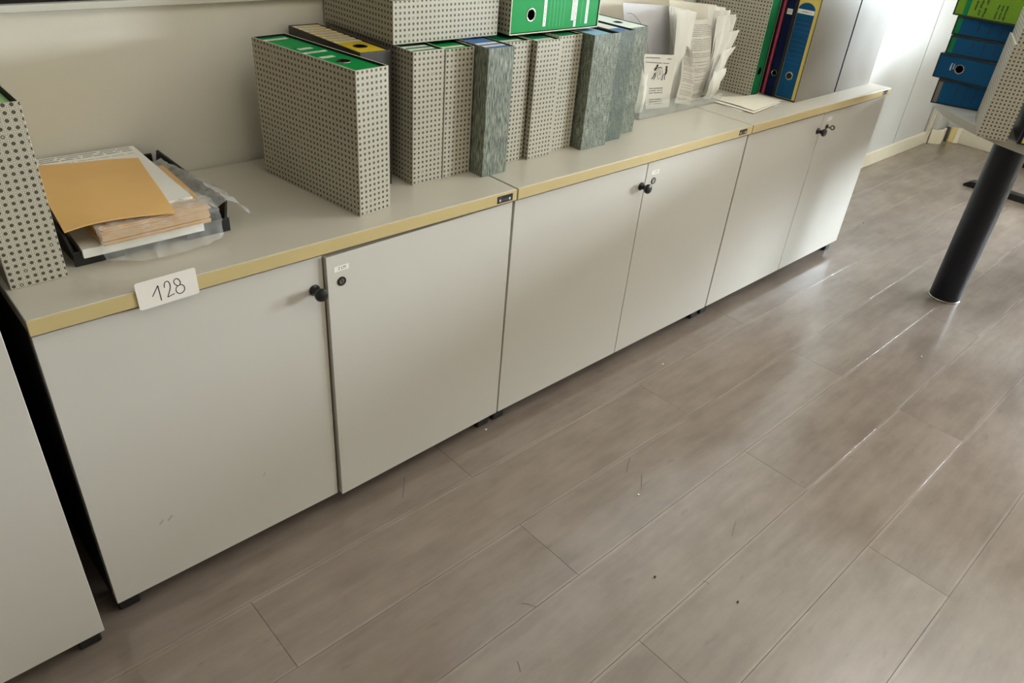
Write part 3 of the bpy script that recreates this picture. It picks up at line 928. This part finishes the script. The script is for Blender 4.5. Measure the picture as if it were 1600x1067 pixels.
sheet('paper_sheet', 'cream sheet standing furthest back in the holder', 'paper', [(2.071, 0.330, 0.706), (2.225, 0.330, 0.706), (2.205, 0.335, 0.977), (1.944, 0.345, 1.002)], 'creampaper', (0, -0.006, 0), PG, 0.008, 4)
FAN = [[(1.913, 0.260, 0.721), (1.953, 0.260, 0.724), (1.993, 0.270, 0.977), (1.901, 0.280, 0.985)], [(1.938, 0.272, 0.715), (1.975, 0.272, 0.719), (2.005, 0.290, 0.976), (1.915, 0.300, 0.985)],
       [(1.962, 0.284, 0.709), (1.996, 0.284, 0.713), (2.016, 0.310, 0.975), (1.929, 0.320, 0.985)], [(1.987, 0.296, 0.707), (2.018, 0.296, 0.708), (2.027, 0.330, 0.974), (1.943, 0.340, 0.985)]]
for q, c in enumerate(FAN):
    sheet('paper_sheet', 'white sheet fanned between lilac folder and printed booklet', 'paper', c, 'paper', (0.004 * q, -0.012 + 0.003 * q, 0), 'white sheets fanned in the holder', 0.012, q + 10)
sheet('booklet', 'tall printed grey booklet bulging in the middle of the holder', 'booklet', [(1.975, 0.250, 0.706), (2.077, 0.250, 0.706), (2.099, 0.280, 0.949), (1.980, 0.290, 0.950)], 'printed_grey', (0.012, -0.022, 0), PG, 0.006, 21, 0.002)
sheet('booklet', 'curled dark grey printed booklet in front of the tall one', 'booklet', [(1.902, 0.225, 0.722), (1.975, 0.215, 0.708), (1.960, 0.240, 0.873), (1.940, 0.270, 0.892)], 'printed_grey', (0.020, -0.012, 0), PG, 0.006, 22, 0.002)
RB = [[(2.127, 0.280, 0.706), (2.218, 0.280, 0.706), (2.150, 0.265, 0.983), (2.068, 0.285, 0.991)], [(2.112, 0.268, 0.709), (2.190, 0.268, 0.707), (2.168, 0.253, 0.977), (2.094, 0.273, 0.977)],
      [(2.096, 0.256, 0.721), (2.162, 0.256, 0.721), (2.172, 0.241, 0.967), (2.106, 0.261, 0.960)], [(2.080, 0.244, 0.722), (2.134, 0.244, 0.716), (2.185, 0.229, 0.922), (2.126, 0.249, 0.906)],
      [(2.085, 0.232, 0.743), (2.127, 0.232, 0.750), (2.170, 0.217, 0.874), (2.122, 0.237, 0.850)], [(2.069, 0.222, 0.710), (2.115, 0.222, 0.716), (2.135, 0.207, 0.810), (2.085, 0.227, 0.800)]]
for q, c in enumerate(RB):
    sheet('paper_sheet', ('rearmost white sheet of the bundle splaying at the right end of the holder', 'printed sheet splaying out at the right end of the holder', 'white sheet splaying out at the right end of the holder', 'white sheet whose corner juts furthest right over the cane-patterned box', 'white sheet with its corner pointing right at mid height of the bundle', 'lowest, shortest white sheet at the right end of the holder')[q], 'paper', c, 'printed' if q in (1,) else 'paper', (0.010 - 0.006 * q, -0.012, 0), 'white sheets splaying out of the holder', 0.016, q + 30, 0.0008)
for q in range(5):
    c = [tuple(Vector(p) + Vector((0.010 * q - 0.01, 0.004 * q, -0.004 * q))) for p in RB[2]]
    c = [(x, y, max(z, 0.706)) for x, y, z in c]
    sheet('paper_sheet', 'white sheet splaying out at the right end of the holder', 'paper', c, 'paper', (0.010 - 0.004 * q, -0.012, 0), 'white sheets splaying out of the holder', 0.014, q + 50, 0.0006)
sheet('paper_sheet', 'white folded sheet between grey box and leaflet with drawing', 'paper', [(1.712, 0.236, 0.710), (1.749, 0.236, 0.710), (1.758, 0.236, 0.837), (1.716, 0.252, 0.859)], 'paper', (0, -0.006, 0), PG, 0.012, 40)
lf = sheet('leaflet', 'leaflet with a black drawing of two figures', 'leaflet', [(1.768, 0.235, 0.716), (1.872, 0.225, 0.712), (1.873, 0.232, 0.867), (1.713, 0.237, 0.883)], 'leaflet', (0, 0, 0), PG, 0, 0, 0.003)
# drawing: two figures holding a sheet, plus header rules, laid on the leaflet's front
LA, LB, LC, LD = [Vector(c) for c in ((1.768, 0.235, 0.716), (1.872, 0.225, 0.712), (1.873, 0.232, 0.867), (1.713, 0.237, 0.883))]
ln = (LB - LA).cross(LD - LA).normalized()
def LP(s, t):
    return (LA * (1 - s) + LB * s) * (1 - t) + (LD * (1 - s) + LC * s) * t + ln * 0.0008
bm = bmesh.new()
def stroke(pts, w): ribbon(bm, [LP(*p) for p in pts], w, ln)
def blob(s, t, r):
    bm.faces.new([bm.verts.new(LP(s, t) + (LB - LA).normalized() * r * math.cos(a_ * math.pi / 5) + Vector((0, 0, 1)) * r * math.sin(a_ * math.pi / 5)) for a_ in range(10)])
blob(0.42, 0.80, 0.0045); stroke([(0.40, 0.77), (0.33, 0.72)], 0.008); stroke([(0.40, 0.76), (0.55, 0.78)], 0.002)
stroke([(0.36, 0.68), (0.28, 0.58), (0.22, 0.57)], 0.003); stroke([(0.36, 0.68), (0.36, 0.60), (0.30, 0.55)], 0.003)
blob(0.72, 0.775, 0.0045); stroke([(0.72, 0.75), (0.73, 0.70), (0.71, 0.65)], 0.0085); stroke([(0.71, 0.66), (0.62, 0.63), (0.61, 0.55), (0.56, 0.545)], 0.003); stroke([(0.72, 0.66), (0.68, 0.60), (0.69, 0.54)], 0.003)
stroke([(0.40, 0.72), (0.46, 0.55)], 0.0012); stroke([(0.40, 0.72), (0.57, 0.77)], 0.0012); stroke([(0.57, 0.77), (0.62, 0.62)], 0.0012); stroke([(0.46, 0.55), (0.62, 0.62)], 0.0012)
for q in range(4): stroke([(0.45 + q * 0.01, 0.70 - q * 0.025), (0.54 + q * 0.01, 0.72 - q * 0.025)], 0.0012)
stroke([(0.05, 0.945), (0.5, 0.94)], 0.0016); stroke([(0.72, 0.93), (0.85, 0.93)], 0.0016); stroke([(0.05, 0.865), (0.55, 0.85)], 0.0014); stroke([(0.6, 0.85), (0.8, 0.845)], 0.0014)
build('drawing', bm, 'ink', lf)

# loose sheets lying on the far cabinet
LO = 'loose sheets lying on the cabinet'
sheet('paper_sheet', 'lower printed sheet lying on the worktop before the files', 'paper', [(2.100, 0.100, 0.7004), (2.300, 0.080, 0.7004), (2.310, 0.180, 0.7012), (2.115, 0.290, 0.7010)], 'paper', (0, 0, 0.001), LO, 0, 61, 0.0006)
sheet('paper_sheet', 'middle folded sheet lying on the worktop before the files', 'paper', [(2.112, 0.060, 0.7030), (2.335, 0.090, 0.7030), (2.320, 0.178, 0.7030), (2.105, 0.245, 0.7030)], 'creampaper', (0, 0, 0.002), LO, 0, 62, 0.0006)
sheet('paper_sheet', 'topmost folded sheet lying on the worktop before the files', 'paper', [(2.128, 0.070, 0.7065), (2.360, 0.100, 0.7050), (2.330, 0.182, 0.7065), (2.128, 0.240, 0.7060)], 'creampaper', (0, 0, 0.002), LO, 0.003, 63, 0.0008)

# ------------------------------------------------------------------ black letter tray with envelopes
tx0, tx1, ty0, ty1 = 0.106, 0.384, 0.128, 0.452
ly = thing('letter_tray', 'black plastic letter tray loaded with papers and envelopes', 'letter tray', Matrix.Translation((tx0, ty0, H)))
TW, TD = tx1 - tx0, ty1 - ty0
build('tray_base', box((0.012, 0.004, 0.012), (TW - 0.012, TD - 0.004, 0.015), 0.001), 'blackmatte', ly)
def tray_side(x_in, x_out):
    bm = bmesh.new()
    prof = [(x_in, 0.0125), (x_out, 0.058), (x_out + (0.004 if x_out > x_in else -0.004), 0.059), (x_out + (0.004 if x_out > x_in else -0.004), 0.055), (x_in + (0.003 if x_out > x_in else -0.003), 0.0)]
    r0 = [bm.verts.new((x, 0.0, z)) for x, z in prof]
    r1 = [bm.verts.new((x, TD, z)) for x, z in prof]
    n = len(prof)
    for q in range(n):
        bm.faces.new((r0[q], r0[(q + 1) % n], r1[(q + 1) % n], r1[q]))
    bm.faces.new(r0[::-1]); bm.faces.new(r1)
    bmesh.ops.recalc_face_normals(bm, faces=bm.faces)
    return build('tray_wall', bm, 'blackmatte', ly)
tray_side(0.0125, 0.004); tray_side(TW - 0.0125, TW - 0.005)
build('tray_wall', box((0.016, TD - 0.004, 0.0), (TW - 0.016, TD, 0.055), 0.001), 'blackmatte', ly)
build('front_lip', box((0.006, -0.002, 0.0), (0.085, 0.003, 0.026), 0.001), 'blackmatte', ly)
build('front_lip', box((TW - 0.085, -0.002, 0.0), (TW - 0.002, 0.003, 0.026), 0.001), 'blackmatte', ly)

def slab(name, label, cat, corners, th, mat, group=None, droop=0.0, nu=8, nv=8, wave=0.0, seed=0):
    """a flat stack: corners front-left, front-right, back-right, back-left of its top face"""
    A, B, C, D = [Vector(c) for c in corners]
    bm = bmesh.new(); lay = bm.loops.layers.uv.new('uv')
    T, K = {}, {}
    for j in range(nv + 1):
        for i in range(nu + 1):
            s, t = i / nu, j / nv
            p = (A * (1 - s) + B * s) * (1 - t) + (D * (1 - s) + C * s) * t
            dz = -droop * (1 - t) ** 2 * (4 * (s - 0.5) ** 2)
            if wave: dz += wave * noise.noise(Vector((s * 2 + seed, t * 2, 0)))
            p = p + Vector((0, 0, dz))
            T[i, j] = bm.verts.new(p); K[i, j] = bm.verts.new(p - Vector((0, 0, th)))
    def face(vs, uv):
        f = bm.faces.new(vs)
        for l, u in zip(f.loops, uv): l[lay].uv = u
    for j in range(nv):
        for i in range(nu):
            q = [(i, j), (i + 1, j), (i + 1, j + 1), (i, j + 1)]
            face([T[a] for a in q], [(a / nu, b / nv) for a, b in q]); face([K[a] for a in q][::-1], [(-1, -1)] * 4)
    edge = [(i, 0) for i in range(nu)] + [(nu, j) for j in range(nv)] + [(i, nv) for i in range(nu, 0, -1)] + [(0, j) for j in range(nv, 0, -1)]
    for q in range(len(edge)):
        a, b = edge[q], edge[(q + 1) % len(edge)]
        face([K[a], K[b], T[b], T[a]], [(-1, -1)] * 4)
    return tag(build(name, bm, mat, None, True), label, cat, group)

TG = 'papers in the letter tray'
z = H + 0.0155
slab('paper_stack', 'stack of white papers at the bottom of the letter tray', 'paper', [(0.126, 0.118, z + 0.016), (0.330, 0.118, z + 0.016), (0.352, 0.440, z + 0.016), (0.138, 0.440, z + 0.016)], 0.0155, 'paper', TG)
zz = z + 0.0165
for q in range(12):
    r = random.Random(q + 5)
    jx, jy = r.uniform(-0.003, 0.003), r.uniform(-0.002, 0.003)
    slab('envelope', 'brown envelope in the plastic-wrapped pack under the top one', 'envelope',
         [(0.158 + jx, 0.108 + jy, zz + 0.0026), (0.342 + jx, 0.112 + jy, zz + 0.0026), (0.352 + jx, 0.345, zz + 0.0026), (0.150 + jx, 0.345, zz + 0.0026)], 0.0023, 'manila_edge', 'brown envelopes in the wrapped pack', 0, 2, 2)
    zz += 0.0027
slab('paper_stack', 'white printed form stack sticking out behind the orange envelope', 'paper', [(0.150, 0.150, zz + 0.006), (0.330, 0.150, zz + 0.006), (0.334, 0.447, zz + 0.013), (0.136, 0.452, zz + 0.013)], 0.005, 'header', TG, 0.0)
slab('envelope', 'large orange-brown envelope lying on top of the letter tray', 'envelope', [(0.108, 0.122, zz + 0.010), (0.279, 0.102, zz + 0.012), (0.314, 0.362, zz + 0.017), (0.133, 0.412, zz + 0.017)], 0.0022, 'envelope', TG, 0.007, 10, 10, 0.003, 3)

# clear film wrapping the pack: a crumpled sheet hanging over the front and the right of the tray
def film(name, label, fn, nu, nv, parent=None):
    bm = bmesh.new()
    g = {}
    for j in range(nv + 1):
        for i in range(nu + 1):
            p = Vector(fn(i / nu, j / nv))
            q = Vector((i * 0.55, j * 0.55, 3.7))
            p = p + Vector((noise.noise(q), noise.noise(q + Vector((9, 0, 0))), noise.noise(q + Vector((0, 9, 0))))) * 0.0045
            g[i, j] = bm.verts.new(p)
    for j in range(nv):
        for i in range(nu):
            bm.faces.new((g[i, j], g[i + 1, j], g[i + 1, j + 1], g[i, j + 1]))
    return tag(build(name, bm, 'film', None, True), label, 'plastic wrap', 'clear plastic wrap around the envelope pack')
def front_film(s, t):
    x = 0.150 + 0.205 * s
    edge = zz + 0.004
    prof = [(0.155, edge), (0.118, edge + 0.001), (0.098, edge - 0.012), (0.093, edge - 0.030), (0.088 - 0.016 * math.sin(3 * s), max(edge - 0.048 - 0.018 * math.sin(math.pi * s * 0.9), H + 0.008))]
    k_ = t * (len(prof) - 1); a_ = min(int(k_), len(prof) - 2); fr_ = k_ - a_
    y = prof[a_][0] * (1 - fr_) + prof[a_ + 1][0] * fr_
    zc = prof[a_][1] * (1 - fr_) + prof[a_ + 1][1] * fr_
    return (x, y, zc)
film('plastic_wrap', 'crumpled clear film hanging over the front of the envelope pack', front_film, 26, 18)
def side_film(s, t):
    y = 0.115 + 0.27 * s
    lift = 0.012 * math.sin(math.pi * s)
    prof = [(0.335, zz + 0.003), (0.356, zz - 0.006), (0.380, H + 0.066 + lift * 0.3), (0.402 + 0.012 * math.sin(4 * s), H + 0.050), (0.418 + 0.018 * math.sin(3 * s + 0.4), H + 0.022 + lift)]
    k_ = t * (len(prof) - 1); a_ = min(int(k_), len(prof) - 2); fr_ = k_ - a_
    return (prof[a_][0] * (1 - fr_) + prof[a_ + 1][0] * fr_ - 0.035 * s * t, y, prof[a_][1] * (1 - fr_) + prof[a_ + 1][1] * fr_)
film('plastic_wrap', 'crumpled clear film spilling over the right rim of the tray', side_film, 26, 16)

# ------------------------------------------------------------------ round table with files
TZ = 0.72
TC = Vector((3.286, -0.886, 0)); TR = 0.775
tb = thing('round_table', 'round grey meeting table on thick dark tubular legs', 'table', Matrix.Translation(TC))
bm = bmesh.new()
lathe(bm, [(0, TZ - 0.028), (TR - 0.002, TZ - 0.028), (TR - 0.002, TZ), (0, TZ)], 96)
tt = build('table_top', bm, 'table', tb, False)
bm = bmesh.new()
lathe(bm, [(TR - 0.0018, TZ - 0.0285), (TR, TZ - 0.0265), (TR, TZ - 0.0015), (TR - 0.0018, TZ + 0.0003)], 96)
build('edge_band', bm, 'tedge', tt, True)
for k_ in range(3):
    a_ = math.radians(130 + 120 * k_)
    lx, lyy = 0.52 * math.cos(a_), 0.52 * math.sin(a_)
    if k_ == 0:
        lx, lyy = 2.962 - TC.x, -0.492 - TC.y
    bm = bmesh.new()
    lathe(bm, [(0, 0), (0.056, 0), (0.0565, 0.004), (0.0565, TZ - 0.0285), (0, TZ - 0.0285)], 40, Matrix.Translation((lx, lyy, 0)))
    lg = build('leg', bm, 'legblack', tb, True)
    bm = bmesh.new()
    lathe(bm, [(0.0567, 0.0), (0.059, 0.001), (0.0588, 0.006), (0.0567, 0.008)], 40, Matrix.Translation((lx, lyy, 0)))
    build('foot_ring', bm, 'chrome', lg, True)

def lying(x, y, ztop, ang, h=0.285):
    d = Vector((math.cos(math.radians(ang)), math.sin(math.radians(ang)), 0))
    n = Vector((d.y, -d.x, 0))
    n = n if n.x < 0 else -n
    o = Vector((x, y, ztop)) - n * h
    return axes(o, d.cross(n), d, n)
TS = 'files stacked on the round table'
file_box('blue file lowest in the stack on the round table', lying(2.815, -0.223, TZ + 0.0805, -72.6), 0.080, 0.32, 0.285, 'darkcard', 'greycard', rim='darkcard', recess=0.002, group=TS,
         labels=[(0.004, 0.076, 0.018, 0.305, 'blue', None, 1)], marks=('blueink', [((0.012, 0.06 + q * 0.03, 0), (1, 0, 0), (0, 1, 0), 0.055, 0.012, 0.0022, 400 + q) for q in range(5)]))
file_box('blue file with finger hole, second from the bottom of the table stack', lying(2.832, -0.192, TZ + 0.1625, -90), 0.0805, 0.32, 0.285, 'darkcard', 'blue', rim='darkcard', recess=0.001, hole=(0.078, 0.0135), group=TS,
         marks=('whiteink', [((0.026, 0.046, 0), (1, 0, 0), (0, 1, 0), 0.024, 0.007, 0.0016, 500), ((0.026, 0.056, 0), (1, 0, 0), (0, 1, 0), 0.022, 0.005, 0.0009, 501)]))
file_box('thin blue file with green edge, third in the table stack', lying(2.823, -0.208, TZ + 0.2235, -83.5), 0.0600, 0.32, 0.285, 'darkcard', 'dkgreen', rim='darkcard', recess=0.002, group=TS,
         labels=[(0.004, 0.056, 0.020, 0.310, 'blue', None, 1)], marks=('blueink', [((0.010, 0.07 + q * 0.035, 0), (1, 0, 0), (0, 1, 0), 0.040, 0.012, 0.0022, 420 + q) for q in range(3)]))
file_box('thin blue file with green edge right under the lime file', lying(2.832, -0.203, TZ + 0.2830, -82), 0.0585, 0.32, 0.285, 'darkcard', 'dkgreen', rim='darkcard', recess=0.002, group=TS,
         labels=[(0.004, 0.055, 0.020, 0.310, 'blue', None, 1)], marks=('blueink', [((0.010, 0.07 + q * 0.035, 0), (1, 0, 0), (0, 1, 0), 0.040, 0.012, 0.0022, 440 + q) for q in range(3)]))
file_box('lime green printed file on top of the table stack', lying(2.833, -0.184, TZ + 0.3655, -93), 0.0815, 0.32, 0.285, 'darkcard', 'lime', rim='darkcard', recess=0.001, group=TS,
         labels=[(0.003, 0.078, 0.030, 0.046, 'dkgreen', None, 1)],
         marks=('greenink', [((0.030, 0.060, 0), (1, 0, 0), (0, 1, 0), 0.03, 0.010, 0.0022, 601), ((0.018, 0.076, 0), (1, 0, 0), (0, 1, 0), 0.05, 0.010, 0.0022, 602), ((0.018, 0.092, 0), (1, 0, 0), (0, 1, 0), 0.055, 0.009, 0.002, 603),
                              ((0.030, 0.130, 0), (1, 0, 0), (0, 1, 0), 0.042, 0.007, 0.0018, 604), ((0.030, 0.143, 0), (1, 0, 0), (0, 1, 0), 0.042, 0.007, 0.0018, 605), ((0.030, 0.156, 0), (1, 0, 0), (0, 1, 0), 0.042, 0.007, 0.0018, 606),
                              ((0.030, 0.200, 0), (1, 0, 0), (0, 1, 0), 0.045, 0.006, 0.0018, 607), ((0.030, 0.214, 0), (1, 0, 0), (0, 1, 0), 0.045, 0.006, 0.0018, 608)]))
# cane box standing on the rim of the table, a second one lying on it and a file beside it
dA = math.radians(-70.5)
d = Vector((math.cos(dA), math.sin(dA), 0)); nn = Vector((-d.y, d.x, 0))      # nn points away from the camera
file_box('cane-patterned box standing upright on the rim of the round table', axes((2.508, -0.485, TZ + 0.0005), d, nn, (0, 0, 1)), 0.084, 0.275, 0.270, 'cane', 'creampaper', recess=0.0005, group='files standing on the round table')
file_box('cane-patterned box lying on the upright box on the table', axes(Vector((2.520, -0.487, TZ + 0.2715)) + d * 0.285, (0, 0, 1), -d, nn) @ Matrix.Translation((0, 0, 0)), 0.075, 0.285, 0.26, 'cane', 'dkgreen', group='files standing on the round table')
n2 = -nn
file_box('dark cased file with blue and yellow spine at the right picture edge', axes(Vector((2.545, -0.590, TZ + 0.0005)) - n2 * 0.262, d, (0, 0, 1), n2), 0.080, 0.2695, 0.262, 'darkcard', 'navy', rim='darkcard', recess=0.004, group='files standing on the round table',
         labels=[(0.012, 0.072, 0.004, 0.120, 'yellow', None, 1)])

# ------------------------------------------------------------------ desk behind the table (its T-foot shows)
dk = thing('desk', 'desk with black T-shaped foot behind the round table', 'desk', Matrix.Translation((4.46, -0.02, 0)))
build('desk_top', box((-0.02, -0.78, 0.705), (0.84, -0.03, 0.73), 0.002), 'table', dk)
for x in (0.03, 0.74):
    bm = bmesh.new()
    prof = [(0.0, 0.0), (0.0, 0.012), (-0.03, 0.032), (-0.70, 0.032), (-0.73, 0.012), (-0.73, 0.0)]
    r0 = [bm.verts.new((x, y, z_)) for y, z_ in prof]; r1 = [bm.verts.new((x + 0.06, y, z_)) for y, z_ in prof]
    for q in range(6):
        bm.faces.new((r0[q], r1[q], r1[(q + 1) % 6], r0[(q + 1) % 6]))
    bm.faces.new(r0); bm.faces.new(r1[::-1])
    bmesh.ops.recalc_face_normals(bm, faces=bm.faces)
    ft = build('foot', bm, 'black', dk)
    build('column', box((x + 0.01, -0.47, 0.0325), (x + 0.05, -0.33, 0.7045), 0.004), 'blackmatte', dk)

# scratches worn into the planks and small smudges on the doors
SCR = [((1.2, -0.325), (1.146, -0.356)), ((0.68, -0.013), (0.633, -0.071)), ((0.648, -0.48), (0.666, -0.507)), ((1.007, -0.696), (1.011, -0.711)), ((1.171, -0.388), (1.127, -0.422)), ((1.227, -0.642), (1.177, -0.663)), ((0.548, -0.574), (0.538, -0.594)), ((1.14, -0.418), (1.168, -0.416)), ((1.792, -0.698), (1.792, -0.712))]
for a_, b_ in SCR:
    a_, b_ = Vector((*a_, 0.0003)), Vector((*b_, 0.0003))
    m_ = (a_ + b_) / 2 + Vector((0.002, 0.002, 0))
    bm = bmesh.new()
    ribbon(bm, spline([a_, m_, b_], 3), 0.0016, (0, 0, 1))
    build('scratch', bm, 'scuff', fl)
for x, z_, w_ in ((0.132, 0.200, 0.005), (0.115, 0.199, 0.004), (0.329, 0.201, 0.0025)):
    bm = bmesh.new()
    ribbon(bm, [(x - w_, -0.0004, z_ - 0.004), (x, -0.0004, z_), (x + w_, -0.0004, z_ + 0.005)], w_, (0, -1, 0))
    build('smudge', bm, 'smudge', c1)

# ------------------------------------------------------------------ crumbs on the floor
for q, (x, y, m_) in enumerate(((1.636, -0.10, 'paper'), (1.105, -0.43, 'paper'), (0.965, 0.0, 'paper'), (2.42, -0.62, 'paper'), (3.35, 0.12, 'blackmatte'), (3.42, 0.06, 'blackmatte'), (0.93, -0.62, 'blackmatte'), (1.02, -0.78, 'blackmatte'))):
    bm = bmesh.new()
    bmesh.ops.create_icosphere(bm, subdivisions=1, radius=0.0030, matrix=Matrix.Translation((x, y, 0.0022)) @ Matrix.Diagonal((1.2, 0.9, 0.7, 1)))
    lab = 'tiny white paper crumb lying on the floor' if m_ == 'paper' else 'tiny dark speck of dirt lying on the floor'
    tag(build('crumb', bm, m_), lab, 'crumb', 'white crumbs on the floor' if m_ == 'paper' else 'dark specks on the floor')
